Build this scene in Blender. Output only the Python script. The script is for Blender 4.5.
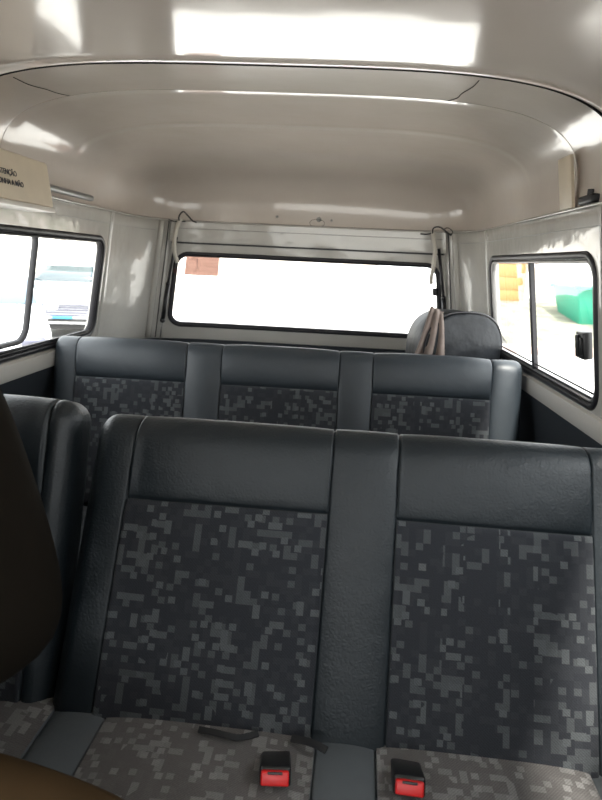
import bpy, bmesh, math, random
from mathutils import Vector, Matrix
sc = bpy.context.scene
for o in list(bpy.data.objects): bpy.data.objects.remove(o)
R = math.radians
PI = math.pi

# ------------------------------------------------------------------ camera
def cam_axes(yaw, pitch, roll):
    f = Vector((-math.sin(yaw)*math.cos(pitch), math.cos(yaw)*math.cos(pitch), -math.sin(pitch)))
    r = f.cross(Vector((0, 0, 1))).normalized(); u = r.cross(f)
    c, s = math.cos(roll), math.sin(roll)
    return c*r + s*u, -s*r + c*u, f
r_, u_, f_ = cam_axes(R(3.3), R(13), R(2.7))
cd = bpy.data.cameras.new('camera'); cam = bpy.data.objects.new('camera', cd)
sc.collection.objects.link(cam); sc.camera = cam
m4 = Matrix((r_, u_, -f_)).transposed().to_4x4(); m4.translation = Vector((.16, 0, 1.25))
cam.matrix_world = m4
cd.sensor_width = 36; cd.lens = 27; cd.clip_start = .02; cd.clip_end = 300
cd.dof.use_dof = True; cd.dof.focus_distance = 1.4; cd.dof.aperture_fstop = 5.6

# ------------------------------------------------------------------ world, lights, exposure
w = bpy.data.worlds.new('world'); sc.world = w; w.use_nodes = True
bg = w.node_tree.nodes['Background']
bg.inputs[0].default_value = (.96, .98, 1, 1); bg.inputs[1].default_value = 5.0
sd = bpy.data.lights.new('sun', 'SUN'); sd.energy = 9; sd.angle = R(6); sd.color = (1, .95, .88)
sun = bpy.data.objects.new('sun', sd); sc.collection.objects.link(sun)
sun.rotation_euler = Vector((-.25, .75, -1.25)).to_track_quat('-Z', 'Y').to_euler()
vs = sc.view_settings
vs.view_transform = 'Standard'; vs.look = 'None'; vs.gamma = 1; vs.use_curve_mapping = False
vs.exposure = 0.22
sc.cycles.use_denoising = True
sc.cycles.max_bounces = 10; sc.cycles.diffuse_bounces = 6; sc.cycles.glossy_bounces = 4
sc.cycles.transparent_max_bounces = 12; sc.cycles.transmission_bounces = 4
sc.cycles.sample_clamp_indirect = 12
sc.cycles.caustics_reflective = False; sc.cycles.caustics_refractive = False
def portal(name, loc, direction, sx, sy):
    d = bpy.data.lights.new(name, 'AREA'); d.shape = 'RECTANGLE'; d.size = sx; d.size_y = sy
    d.cycles.is_portal = True
    o = bpy.data.objects.new(name, d); sc.collection.objects.link(o); o.location = loc
    o.rotation_euler = Vector(direction).to_track_quat('-Z', 'Y').to_euler()
for s in (-1, 1):
    portal('window_light', (s*.80, 1.8, 1.12), (-s, 0, 0), 1.3, .45)
    portal('window_light', (s*.80, .35, 1.12), (-s, 0, 0), 1.3, .45)
    portal('window_light', (s*.80, -.95, 1.12), (-s, 0, 0), .9, .45)
portal('window_light', (0, 2.76, 1.12), (0, -1, 0), 1.3, .45)
portal('window_light', (0, -1.62, 1.1), (0, 1, 0), 1.4, .7)

# ------------------------------------------------------------------ material helpers
def mat(name, col, rough=.5, metal=0, coat=0, spec=.5, bump=None, var=None, alpha=None, emis=None):
    m = bpy.data.materials.new(name); m.use_nodes = True
    nt = m.node_tree; b = nt.nodes['Principled BSDF']
    b.inputs['Base Color'].default_value = (*col, 1)
    b.inputs['Roughness'].default_value = rough; b.inputs['Metallic'].default_value = metal
    b.inputs['Specular IOR Level'].default_value = spec
    b.inputs['Coat Weight'].default_value = coat; b.inputs['Coat Roughness'].default_value = .05
    tc = nt.nodes.new('ShaderNodeTexCoord')
    if var:                                        # (scale, amount)
        n = nt.nodes.new('ShaderNodeTexNoise'); n.inputs['Scale'].default_value = var[0]; n.inputs['Detail'].default_value = 5
        nt.links.new(tc.outputs['Object'], n.inputs['Vector'])
        r = nt.nodes.new('ShaderNodeMapRange'); r.inputs[1].default_value = .3; r.inputs[2].default_value = .7
        r.inputs[3].default_value = 1-var[1]; r.inputs[4].default_value = 1+var[1]
        nt.links.new(n.outputs['Fac'], r.inputs[0])
        mx = nt.nodes.new('ShaderNodeMix'); mx.data_type = 'RGBA'; mx.blend_type = 'MULTIPLY'; mx.inputs[0].default_value = 1
        mx.inputs[6].default_value = (*col, 1); nt.links.new(r.outputs[0], mx.inputs[7])
        nt.links.new(mx.outputs[2], b.inputs['Base Color'])
    if bump:                                       # list of (kind, scale, strength, distance)
        prev = None
        for kind, scale, st, dist in bump:
            if kind == 'noise':
                n = nt.nodes.new('ShaderNodeTexNoise'); n.inputs['Scale'].default_value = scale; n.inputs['Detail'].default_value = 3
                out = n.outputs['Fac']
            else:
                n = nt.nodes.new('ShaderNodeTexVoronoi'); n.inputs['Scale'].default_value = scale
                n.feature = 'DISTANCE_TO_EDGE' if kind == 'crack' else 'F1'; out = n.outputs['Distance']
            nt.links.new(tc.outputs['Object'], n.inputs['Vector'])
            bp = nt.nodes.new('ShaderNodeBump'); bp.inputs['Strength'].default_value = st; bp.inputs['Distance'].default_value = dist
            nt.links.new(out, bp.inputs['Height'])
            if prev: nt.links.new(prev, bp.inputs['Normal'])
            prev = bp.outputs[0]
        nt.links.new(prev, b.inputs['Normal'])
        if coat: nt.links.new(prev, b.inputs['Coat Normal'])
    return m

def glass_mat(name, tint=(1, 1, 1), refl=.08):
    m = bpy.data.materials.new(name); m.use_nodes = True; nt = m.node_tree; nt.nodes.clear()
    o = nt.nodes.new('ShaderNodeOutputMaterial'); mx = nt.nodes.new('ShaderNodeMixShader')
    t = nt.nodes.new('ShaderNodeBsdfTransparent'); t.inputs[0].default_value = (*tint, 1)
    g = nt.nodes.new('ShaderNodeBsdfGlossy'); g.inputs['Roughness'].default_value = .02
    lw = nt.nodes.new('ShaderNodeLayerWeight'); pw = nt.nodes.new('ShaderNodeMath'); pw.operation = 'POWER'; pw.inputs[1].default_value = 5
    ad = nt.nodes.new('ShaderNodeMath'); ad.operation = 'MULTIPLY_ADD'; ad.inputs[1].default_value = .8; ad.inputs[2].default_value = refl*.5
    nt.links.new(lw.outputs['Facing'], pw.inputs[0]); nt.links.new(pw.outputs[0], ad.inputs[0])
    nt.links.new(ad.outputs[0], mx.inputs[0]); nt.links.new(t.outputs[0], mx.inputs[1]); nt.links.new(g.outputs[0], mx.inputs[2])
    nt.links.new(mx.outputs[0], o.inputs[0])
    return m

def fabric_mat(name, base, light, seed, dens=.27):
    m = bpy.data.materials.new(name); m.use_nodes = True; nt = m.node_tree; N = nt.nodes; L = nt.links
    b = N['Principled BSDF']; b.inputs['Roughness'].default_value = .8; b.inputs['Specular IOR Level'].default_value = .25
    b.inputs['Sheen Weight'].default_value = .15
    uv = N.new('ShaderNodeUVMap'); uv.uv_map = 'UVMap'
    def math_(op, a, b_=None):
        n = N.new('ShaderNodeMath'); n.operation = op
        for i, v in enumerate((a, b_)):
            if v is None: continue
            if isinstance(v, (int, float)): n.inputs[i].default_value = v
            else: L.new(v, n.inputs[i])
        return n.outputs[0]
    def cells(sx, sy, off, w):                 # white noise per rectangular cell
        mp = N.new('ShaderNodeMapping'); mp.inputs['Location'].default_value = (off, off*1.7, 0)
        mp.inputs['Scale'].default_value = (1/sx, 1/sy, 1); L.new(uv.outputs[0], mp.inputs[0])
        fl = N.new('ShaderNodeVectorMath'); fl.operation = 'FLOOR'; L.new(mp.outputs[0], fl.inputs[0])
        wn = N.new('ShaderNodeTexWhiteNoise'); wn.noise_dimensions = '4D'; wn.inputs['W'].default_value = w+seed
        L.new(fl.outputs[0], wn.inputs['Vector']); return wn.outputs['Value']
    c = .0125
    cols = cells(.019, 50, 0, 11.3)
    quiet = math_('MULTIPLY', math_('GREATER_THAN', cols, .90), .12)
    low = N.new('ShaderNodeTexNoise'); low.inputs['Scale'].default_value = 7; L.new(uv.outputs[0], low.inputs['Vector'])
    bias = math_('ADD', math_('MULTIPLY', math_('SUBTRACT', low.outputs['Fac'], .5), -.18), quiet)
    tot = None
    for sx, sy, off, w_, d, amp in ((c, c, 0, 1, dens*.6, .62), (2*c, c, .0, 2, dens*.16, .8), (c, 2*c, 0, 3, dens*.15, .7),
                                    (c, c, .5, 5, dens*.35, .95), (c, c, 0, 6, dens*1.3, .08)):
        v = cells(sx, sy, off, w_)
        t = math_('GREATER_THAN', math_('SUBTRACT', v, bias), 1-d)
        t = math_('MULTIPLY', t, amp)
        tot = t if tot is None else math_('MAXIMUM', tot, t)
    # fine diagonal weave
    wv = N.new('ShaderNodeTexWave'); wv.wave_type = 'BANDS'; wv.bands_direction = 'DIAGONAL'; wv.inputs['Scale'].default_value = 120
    L.new(uv.outputs[0], wv.inputs['Vector'])
    nz = N.new('ShaderNodeTexNoise'); nz.inputs['Scale'].default_value = 420; L.new(uv.outputs[0], nz.inputs['Vector'])
    tex = math_('ADD', math_('MULTIPLY', wv.outputs['Fac'], .30), math_('MULTIPLY', nz.outputs['Fac'], .9))
    mul = math_('ADD', tex, .40)
    mx = N.new('ShaderNodeMix'); mx.data_type = 'RGBA'; mx.inputs[6].default_value = (*base, 1); mx.inputs[7].default_value = (*light, 1)
    L.new(tot, mx.inputs[0])
    m2 = N.new('ShaderNodeMix'); m2.data_type = 'RGBA'; m2.blend_type = 'MULTIPLY'; m2.inputs[0].default_value = 1
    L.new(mx.outputs[2], m2.inputs[6]); L.new(mul, m2.inputs[7]); L.new(m2.outputs[2], b.inputs['Base Color'])
    bp = N.new('ShaderNodeBump'); bp.inputs['Strength'].default_value = .25; bp.inputs['Distance'].default_value = .001
    L.new(nz.outputs['Fac'], bp.inputs['Height']); L.new(bp.outputs[0], b.inputs['Normal'])
    return m

PAINT = (.575, .515, .46)
M = dict(
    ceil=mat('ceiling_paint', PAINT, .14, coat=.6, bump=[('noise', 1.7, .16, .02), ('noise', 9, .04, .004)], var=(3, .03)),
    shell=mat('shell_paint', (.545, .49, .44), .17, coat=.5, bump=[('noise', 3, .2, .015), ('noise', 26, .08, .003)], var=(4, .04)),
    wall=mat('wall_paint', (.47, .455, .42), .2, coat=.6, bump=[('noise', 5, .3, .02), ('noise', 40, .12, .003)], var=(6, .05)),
    sill=mat('sill_paint', (.66, .63, .58), .3, coat=.3),
    lining=mat('dark_lining', (.022, .027, .034), .55, bump=[('noise', 300, .2, .001)]),
    seal=mat('matt_seal', (.01, .01, .01), 1.0, spec=0),
    darkbar=mat('dark_bar', (.05, .05, .055), .5),
    rubber=mat('rubber', (.012, .011, .014), .45),
    redrubber=mat('red_edge', (.06, .018, .018), .5),
    alu=mat('aluminium', (.42, .41, .40), .38, metal=.8),
    greymetal=mat('grey_metal', (.25, .25, .24), .4, metal=.5),
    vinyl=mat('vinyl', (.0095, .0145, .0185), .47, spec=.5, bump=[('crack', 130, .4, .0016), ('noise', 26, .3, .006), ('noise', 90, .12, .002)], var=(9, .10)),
    vinyl_far=mat('vinyl_far', (.025, .033, .041), .46, spec=.6, bump=[('noise', 30, .25, .004)], var=(9, .10)),  # paler copy of vinyl, with the light haze on the rear bench painted in
    fab=fabric_mat('fabric', (.0195, .0215, .027), (.074, .081, .085), 0.0),
    fab_seat=fabric_mat('lit_fabric', (.10, .093, .09), (.20, .195, .19), 3.0),  # paler copy of fabric: the light falling on the cushion is in the colour
    vinyl_seat=mat('lit_vinyl', (.095, .105, .112), .38, spec=.5, bump=[('crack', 160, .25, .0012), ('noise', 22, .28, .006)], var=(9, .12)),  # vinyl brightened in its colour for the light that falls on the seat
    thread=mat('thread', (.01, .011, .013), .8),
    black=mat('black_plastic', (.012, .012, .013), .35),
    red=mat('red_plastic', (.62, .012, .012), .35),
    web=mat('webbing', (.006, .006, .007), .7, bump=[('noise', 500, .3, .001)]),
    cream=mat('cream_plastic', (.60, .52, .40), .45, var=(20, .04)),
    ink=mat('ink', (.03, .03, .04), .6),
    hose=mat('white_hose', (.55, .52, .46), .4),
    cloth=mat('brown_cloth', (.19, .15, .13), .9, bump=[('noise', 200, .3, .001)], var=(30, .15)),
    cover=mat('cover_vinyl', (.008, .0095, .012), .5, spec=.3, bump=[('noise', 14, .6, .012)], var=(25, .3)),
    floor=mat('floor_rubber', (.05, .048, .045), .7),
    shirt=mat('shirt', (.0065, .0048, .003), .9, spec=.1, bump=[('noise', 40, .3, .004)]),
    trousers=mat('trousers', (.058, .035, .016), .85, spec=.1, bump=[('noise', 30, .3, .004)], var=(8, .12)),
    skin=mat('skin', (.28, .15, .10), .5),
    hair=mat('hair', (.02, .013, .01), .7),
    glass=glass_mat('glass', (.97, .99, .98)),
    pink=glass_mat('pink_film', (.46, .36, .335)),
    # outdoors
    ground=mat('pale_concrete', (.62, .60, .57), .9, var=(1.5, .06)),
    grass=mat('dry_grass', (.20, .195, .15), .95, var=(2.5, .35)),
    kerb=mat('pink_kerb', (.34, .26, .23), .9, var=(3, .1)),
    yellow=mat('ochre_boards', (.42, .23, .09), .8),
    wallout=mat('pale_render', (.66, .63, .58), .9),
    carwhite=mat('car_white', (.66, .67, .69), .25, coat=.6),
    cardark=mat('car_glass', (.03, .05, .06), .1),
    carblue=mat('car_glass_blue', (.12, .17, .22), .12),
    chrome=mat('grille_metal', (.14, .14, .18), .3, metal=.8),
    plate=mat('plate_blue', (.05, .28, .5), .5),
    tyre=mat('tyre', (.03, .03, .03), .8),
    green=mat('green_plastic', (.03, .27, .175), .45),
    bag=mat('white_bag', (.75, .75, .73), .6),
    bark=mat('bark', (.30, .26, .21), .9, var=(12, .3)),
    leaf=mat('leaf', (.045, .085, .03), .7, var=(6, .4)),
)

# ------------------------------------------------------------------ object helpers
def link(name, me, m=None, parent=None, smooth=True):
    o = bpy.data.objects.new(name, me); sc.collection.objects.link(o)
    if m: me.materials.append(m)
    if parent: o.parent = parent
    if smooth:
        for p in me.polygons: p.use_smooth = True
    return o
def obj(name, bm, m=None, parent=None, smooth=True, recalc=True, sharp=None):
    if recalc: bmesh.ops.recalc_face_normals(bm, faces=bm.faces)
    if sharp is not None:
        for e in bm.edges:
            if len(e.link_faces) == 2 and e.calc_face_angle(0) > R(sharp): e.smooth = False
    me = bpy.data.meshes.new(name); bm.to_mesh(me); bm.free()
    return link(name, me, m, parent, smooth)
def tag(o, label, cat, group=None):
    o['label'] = label; o['category'] = cat
    if group: o['group'] = group
    return o
def thing(name, label, cat, loc=(0, 0, 0), group=None):
    o = bpy.data.objects.new(name, None); sc.collection.objects.link(o); o.location = loc
    o.empty_display_size = .05
    return tag(o, label, cat, group)
def struct(o): o['kind'] = 'structure'; return o
def fix_parent(o, root):                         # geometry is given in world space
    o.parent = root; o.matrix_parent_inverse = Matrix.Translation(root.location).inverted(); return o
def box(bm, x0, x1, y0, y1, z0, z1, bev=0, seg=2):
    r = bmesh.ops.create_cube(bm, size=1)
    vs_ = r['verts']
    for v in vs_: v.co = Vector(((x0+x1)/2+v.co.x*(x1-x0), (y0+y1)/2+v.co.y*(y1-y0), (z0+z1)/2+v.co.z*(z1-z0)))
    if bev:
        es = list({e for v in vs_ for e in v.link_edges})
        bmesh.ops.bevel(bm, geom=es, offset=bev, segments=seg, affect='EDGES', profile=.5)
    return bm
def tube(bm, pts, rad, n=10, cap=True):
    pts = [Vector(p) for p in pts]; rads = rad if isinstance(rad, (list, tuple)) else [rad]*len(pts)
    rings = []; up = None
    for i, p in enumerate(pts):
        t = (pts[min(i+1, len(pts)-1)]-pts[max(i-1, 0)]).normalized()
        if up is None: up = t.orthogonal().normalized()
        up = (up - t*up.dot(t)).normalized(); sd_ = t.cross(up)
        rings.append([bm.verts.new(p+(up*math.cos(a)+sd_*math.sin(a))*rads[i]) for a in [2*PI*k/n for k in range(n)]])
    for a, b in zip(rings, rings[1:]):
        for k in range(n): bm.faces.new((a[k], a[(k+1) % n], b[(k+1) % n], b[k]))
    if cap: bm.faces.new(rings[0]); bm.faces.new(rings[-1][::-1])
    return bm
def spline(pts, n=8):
    P_ = [Vector(p) for p in pts]; P_ = [2*P_[0]-P_[1]]+P_+[2*P_[-1]-P_[-2]]; out = []
    for i in range(1, len(P_)-2):
        for k in range(n):
            t = k/n; a, b, c, d = P_[i-1:i+3]
            out.append(.5*((2*b)+(c-a)*t+(2*a-5*b+4*c-d)*t*t+(3*b-a-3*c+d)*t**3))
    out.append(P_[-2]); return out
def grid(bm, rows, close_v=False):
    V = [[bm.verts.new(p) for p in r] for r in rows]
    for a, b in zip(V, V[1:]):
        for k in range(len(a)-1): bm.faces.new((a[k], a[k+1], b[k+1], b[k]))
    return V
def solid(o, t, off=1):
    md = o.modifiers.new('s', 'SOLIDIFY'); md.thickness = t; md.offset = off; return o

# ------------------------------------------------------------------ the van body: M(U, z, d)
Y0, LB, PM = 2.03, .64, 6.0
def Wz(z): return .700+(1.30-z)*.17
def Lz(z): return LB+(1.30-z)*.06
tab = []
for i in range(401):
    a = PI/2*i/400
    tab.append((math.cos(a)**(2/PM) if i < 400 else 0, math.sin(a)**(2/PM)))
arc = [0]
for (a, b), (c, d) in zip(tab[::-1], tab[::-1][1:]):
    arc.append(arc[-1]+math.hypot((a-c)*.715, (b-d)*LB))
rt = tab[::-1]; UT = arc[-1]
def plan(U):
    s = 1 if U >= 0 else -1; a = abs(U)
    if a >= UT: return s, None, Y0-(a-UT)
    import bisect
    i = max(1, min(400, bisect.bisect_left(arc, a))); t = (a-arc[i-1])/max(1e-9, arc[i]-arc[i-1])
    return s*(rt[i-1][0]*(1-t)+rt[i][0]*t), rt[i-1][1]*(1-t)+rt[i][1]*t, None
def M0(U, z):
    x, y, Y = plan(U)
    return Vector((x*Wz(z), Y if Y is not None else Y0+Lz(z)*y, z))
def body(U, z, d=0):                              # d > 0 is towards the cabin
    p = M0(U, z)
    if d == 0: return p
    n = (M0(U+.004, z)-M0(U-.004, z)).cross(M0(U, z+.004)-M0(U, z-.004)).normalized()
    c = Vector((0, min(p.y, 1.6), z)) - p
    if n.dot(c) < 0: n = -n
    return p+n*d
def YU(Y, side): return side*(UT+Y0-Y)
def rrect(u0, u1, z0, z1, r, n=8):
    pts = []
    for cu, cz, a0 in ((u1-r, z1-r, 0), (u0+r, z1-r, PI/2), (u0+r, z0+r, PI), (u1-r, z0+r, 1.5*PI)):
        for k in range(n+1): pts.append((cu+r*math.cos(a0+PI/2*k/n), cz+r*math.sin(a0+PI/2*k/n)))
    # densify the straights
    out = []
    for i, p in enumerate(pts):
        q = pts[(i+1) % len(pts)]; out.append(p); L_ = math.hypot(q[0]-p[0], q[1]-p[1]); m = int(L_/.04)
        for k in range(1, m): out.append((p[0]+(q[0]-p[0])*k/m, p[1]+(q[1]-p[1])*k/m))
    return out
def wall_with_holes(name, u0, u1, z0, z1, holes, m, d=0, thick=.03):
    bm = bmesh.new(); cur = u0
    def plain(a, b):
        n = max(1, int((b-a)/.03)); nz_ = 14
        grid(bm, [[body(a+(b-a)*i/n, z0+(z1-z0)*j/nz_, d) for j in range(nz_+1)] for i in range(n+1)])
    for (h0, h1, hz0, hz1, r) in sorted(holes):
        c0, c1 = h0-.03, h1+.03
        if c0 > cur+1e-4: plain(cur, c0)
        c0 = max(c0, cur)
        con = rrect(h0, h1, hz0, hz1, r); mu, mz = (h0+h1)/2, (hz0+hz1)/2
        rows = []
        for p in con:
            # outer point: stretch the hole rectangle to the cell rectangle
            fx = (p[0]-mu)/((h1-h0)/2); fz = (p[1]-mz)/((hz1-hz0)/2); k = max(abs(fx), abs(fz)); fx /= k; fz /= k
            ou = mu+fx*((c1-mu) if fx > 0 else (mu-c0)); oz = mz+fz*((z1-mz) if fz > 0 else (mz-z0))
            rows.append([body(p[0]+(ou-p[0])*t, p[1]+(oz-p[1])*t, d) for t in (0, .04, .1, .25, .5, .75, 1)])
        rows.append(rows[0]); grid(bm, rows); cur = c1
    if cur < u1-1e-4: plain(cur, u1)
    bmesh.ops.remove_doubles(bm, verts=bm.verts, dist=.0004)
    bm.normal_update()
    # point normals to the cabin, then thicken outwards
    f = max(bm.faces, key=lambda q: q.calc_area()); c = f.calc_center_median()
    bmesh.ops.recalc_face_normals(bm, faces=bm.faces)
    if f.normal.dot(Vector((0, min(c.y, 1.6), c.z))-c) < 0: bmesh.ops.reverse_faces(bm, faces=bm.faces)
    o = obj(name, bm, m, recalc=False); solid(o, thick, -1); return struct(o)
def ring(bm, u0, u1, z0, z1, r, win, wout, d0, d1):
    """frame running along a rounded rectangle; win / wout: how far it reaches in and out; d0..d1 depth"""
    A = rrect(u0+win, u1-win, z0+win, z1-win, max(.004, r-win)); B = rrect(u0-wout, u1+wout, z0-wout, z1+wout, r+wout)
    if len(A) != len(B):
        n = min(len(A), len(B)); A = [A[int(i*len(A)/n)] for i in range(n)]
        # resample by proportional position
        mu, mz = (u0+u1)/2, (z0+z1)/2
        B = rrect(u0-wout, u1+wout, z0-wout, z1+wout, r+wout)
        A = []
        for p in B:
            pu = min(max(p[0], u0+win), u1-win); pz = min(max(p[1], z0+win), z1-win)
            # move along from the outer corner centre
            cu = u1-r if p[0] > u1-r else (u0+r if p[0] < u0+r else p[0]); cz = z1-r if p[1] > z1-r else (z0+r if p[1] < z0+r else p[1])
            v = (p[0]-cu, p[1]-cz); L_ = math.hypot(*v); k = max(0.1*r, r-win)/L_
            A.append((cu+v[0]*k, cz+v[1]*k))
    rows = []
    e = min(.35*(win+wout), .35*abs(d1-d0), .004)
    for a, b in zip(A, B):
        L_ = math.hypot(b[0]-a[0], b[1]-a[1]); t = e/L_
        def lp(s): return (a[0]+(b[0]-a[0])*s, a[1]+(b[1]-a[1])*s)
        q = [body(*lp(0), d0), body(*lp(0), d1-e), body(*lp(t), d1), body(*lp(1-t), d1), body(*lp(1), d1-e), body(*lp(1), d0)]
        rows.append(q+[q[0]])
    rows.append(rows[0]); grid(bm, rows)
    bmesh.ops.remove_doubles(bm, verts=bm.verts, dist=.0002)
    return bm
def pane(bm, u0, u1, z0, z1, d):
    nu = 24; grid(bm, [[body(u0+(u1-u0)*i/nu, z0+(z1-z0)*j/6, d) for j in range(7)] for i in range(nu+1)]); return bm

ZL = 1.395                                         # top of the body side, where the raised roof sits
SB = .885                                          # bottom of the painted band
UB = .60                                           # half-span of wall_back
def sidewin(side, ya, yb, z0, z1, r=.055):
    a, b = YU(ya, side), YU(yb, side); return (min(a, b), max(a, b), z0, z1, r)
WR = sidewin(1, 1.37, 2.325, .945, 1.295)
WL = sidewin(-1, 1.10, 2.19, .945, 1.30)
MR_ = sidewin(1, .0, 1.05, .945, 1.295); ML_ = sidewin(-1, -.25, .90, .945, 1.30)
FR = sidewin(1, -1.35, -.30, .90, 1.30); FL = sidewin(-1, -1.35, -.45, .90, 1.30)
WB = (-.575, .575, .945, 1.262, .055)
wall_with_holes('wall_right', UB, YU(-1.6, 1), SB-.02, ZL, [WR, MR_, FR], M['wall'])
wall_with_holes('wall_left', YU(-1.6, -1), -UB, SB-.02, ZL, [WL, ML_, FL], M['wall'])
wall_with_holes('wall_back', -UB, UB, SB-.02, ZL, [WB], M['wall'])
# dark lining below the windows
def strip_obj(name, u0, u1, z0, z1, d, m, thick=.01, par=None, step=.03):
    bm = bmesh.new(); n = max(1, int((u1-u0)/step)); nz_ = max(1, int((z1-z0)/.05))
    rows = [[body(u0+(u1-u0)*i/n, z0+(z1-z0)*j/nz_, dd) for j in range(nz_+1)] for i in range(n+1) for dd in (d,)]
    back = [[body(u0+(u1-u0)*i/n, z0+(z1-z0)*j/nz_, d-thick) for j in range(nz_+1)] for i in range(n+1)]
    A = grid(bm, rows); B = grid(bm, back)
    for k in range(n):
        bm.faces.new((A[k][0], A[k+1][0], B[k+1][0], B[k][0])); bm.faces.new((A[k][-1], A[k+1][-1], B[k+1][-1], B[k][-1]))
    for k in range(nz_):
        bm.faces.new((A[0][k], A[0][k+1], B[0][k+1], B[0][k])); bm.faces.new((A[-1][k], A[-1][k+1], B[-1][k+1], B[-1][k]))
    return obj(name, bm, m, par, sharp=40)
struct(strip_obj('trim_1', UB, YU(-1.6, 1), 0, SB, .006, M['lining'], .03))
struct(strip_obj('trim_2', YU(-1.6, -1), -UB, 0, SB, .006, M['lining'], .03))
struct(strip_obj('trim_3', -UB, UB, 0, SB, .006, M['lining'], .03))
# floor, raised deck over the engine, front
bm = bmesh.new(); box(bm, -.97, .97, -1.62, 2.80, -.06, 0); struct(obj('floor', bm, M['floor'], smooth=False))
bm = bmesh.new(); box(bm, -.68, .68, 2.02, 2.60, 0, .80, .01); struct(obj('trim_4', bm, M['lining'], sharp=40))
def zwall_front():
    bm = bmesh.new(); con = rrect(-.62, .62, .80, 1.36, .1); rows = []
    for p in con:
        fx = p[0]/.62; fz = (p[1]-1.08)/.28; k = max(abs(fx), abs(fz)); fx /= k; fz /= k
        q = (fx*.78, 1.08+fz*(.58 if fz > 0 else 1.08))
        rows.append([(p[0]+(q[0]-p[0])*t, -1.6, p[1]+(q[1]-p[1])*t) for t in (0, .1, 1)])
    rows.append(rows[0]); grid(bm, rows); bmesh.ops.remove_doubles(bm, verts=bm.verts, dist=.0004)
    o = obj('wall_front', bm, M['wall'], smooth=False); solid(o, .03, 0); struct(o)
zwall_front()

# ------------------------------------------------------------------ roof
NT = 72
def hroof(Y):                                      # height of the rear roof shell above the ledge
    pts = [(1.0, .225), (1.285, .225), (1.497, .231), (1.510, .235), (1.532, .2475), (1.548, .2500), (1.598, .2478), (1.90, .2500), (1.94, .2510), (1.975, .2483), (2.3, .2440)]
    for (a, b), (c, d) in zip(pts, pts[1:]):
        if Y <= c:
            t = (Y-a)/(c-a); t = t*t*(3-2*t) if (d-b) > .01 or (c-a) < .1 else t
            return b+(d-b)*t
    return pts[-1][1]
def section(Y, W, h, e=3.3, kx=1, kz=1):
    r = []
    for i in range(NT+1):
        a = PI*i/NT; c, s = math.cos(a), max(0, math.sin(a))
        x = -W*kx*(1 if c >= 0 else -1)*abs(c)**(2/e); r.append((x, Y, ZL+h*kz*s**(2/e)))
    return r
WS = .718
bm = bmesh.new(); rows = []
ys = [-1.62+i*.12 for i in range(24)]; ys = [y for y in ys if y < 1.1]+[1.15, 1.2, 1.22, 1.24, 1.26, 1.275, 1.285, 1.290]
for y in ys:
    h = .222+.009*math.sin(PI*min(1, max(0, (1.235-y)/2.4)))+.006*max(0, (y-1.235)/.055)
    rows.append(section(y, .700, h, 3.7))
grid(bm, rows)
for f in bm.faces: pass
o = obj('ceiling', bm, M['ceil'], recalc=True); struct(o)
bm = bmesh.new(); rows = []
ys = [1.290+i*.005 for i in range(64)]+[1.62, 1.7, 1.78, 1.86]+[1.90+i*.01 for i in range(11)]+[Y0]
for y in ys: rows.append(section(y, WS-.030*(1 if y < 1.50 else max(0, 1-(y-1.50)/.035)), hroof(y), 3.8))
for i in range(1, 41):
    a = PI/2*i/40; c = max(0.0, math.cos(a)); s = math.sin(a)
    Y = Y0+(LB+.012)*s**(2/PM)
    rows.append(section(Y, WS, .2500-.012*min(1, s), 3.8, c**(2/PM) if i < 40 else 0, c**(2/3.8) if i < 40 else 0))
grid(bm, rows); bmesh.ops.remove_doubles(bm, verts=bm.verts, dist=.0004)
struct(obj('ceiling_rear', bm, M['shell']))
def hoop_pt(X, Y, d=.0006):
    W_ = WS-.030; h_ = hroof(Y); return (X, Y, ZL+h_*(1-abs(X/W_)**3.8)**(1/3.8)-d)
for k, pts in enumerate((((.405, 1.31), (.403, 1.36), (.392, 1.42), (.390, 1.46), (.375, 1.495)), ((-.540, 1.31), (-.538, 1.37), (-.525, 1.42), (-.518, 1.46), (-.505, 1.495)))):
    bm = bmesh.new(); tube(bm, spline([hoop_pt(*p) for p in pts], 4), .0008, 6); struct(obj('trim_%d' % (16+k), bm, M['seal']))
# black sealing lip in the joint between the two roof panels
bm = bmesh.new(); tube(bm, [Vector(p)+Vector((0, .004, .005)) for p in section(1.292, .700, .2255, 3.7)][2:-2], [.0045+.009*min(1, abs(k-34)/34)**3 for k in range(NT-3)], 8)
struct(obj('trim_5', bm, M['seal']))
# ledge closing the gap between body sides and roof shell
bm = bmesh.new(); rows = []
n = 260; ua, ub = YU(-1.6, -1), YU(-1.6, 1)
rows = [[body(ua+(ub-ua)*i/n, ZL, .004), body(ua+(ub-ua)*i/n, ZL+.003, -.002), body(ua+(ub-ua)*i/n, ZL+.003, -.05)] for i in range(n+1)]
grid(bm, rows); o = obj('trim_6', bm, M['wall']); solid(o, .004, 0); struct(o)

# raised header band over the rear window, with the gutter beneath it
struct(strip_obj('trim_7', -.615, .615, 1.312, ZL-.002, .014, M['wall'], .014))
struct(strip_obj('trim_8', -.60, .60, 1.302, 1.309, .006, M['rubber'], .006))
bm = bmesh.new(); tube(bm, [body(-.60+1.2*i/60, 1.366, .0142) for i in range(61)], .0010, 6); struct(obj('trim_9', bm, M['greymetal']))
# rear corner pillars: rounded ribs and the dark gap beside the tailgate
for k, s in enumerate((-1, 1)):
    bm = bmesh.new(); tube(bm, [body(s*.655, .89+.50*i/10, .0) for i in range(11)], .014, 12); struct(obj('trim_%d' % (10+k), bm, M['wall']))
    bm = bmesh.new(); tube(bm, [body(s*.622, .89+.50*i/10, .001) for i in range(11)], .0022, 6); struct(obj('trim_%d' % (12+k), bm, M['rubber']))
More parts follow.
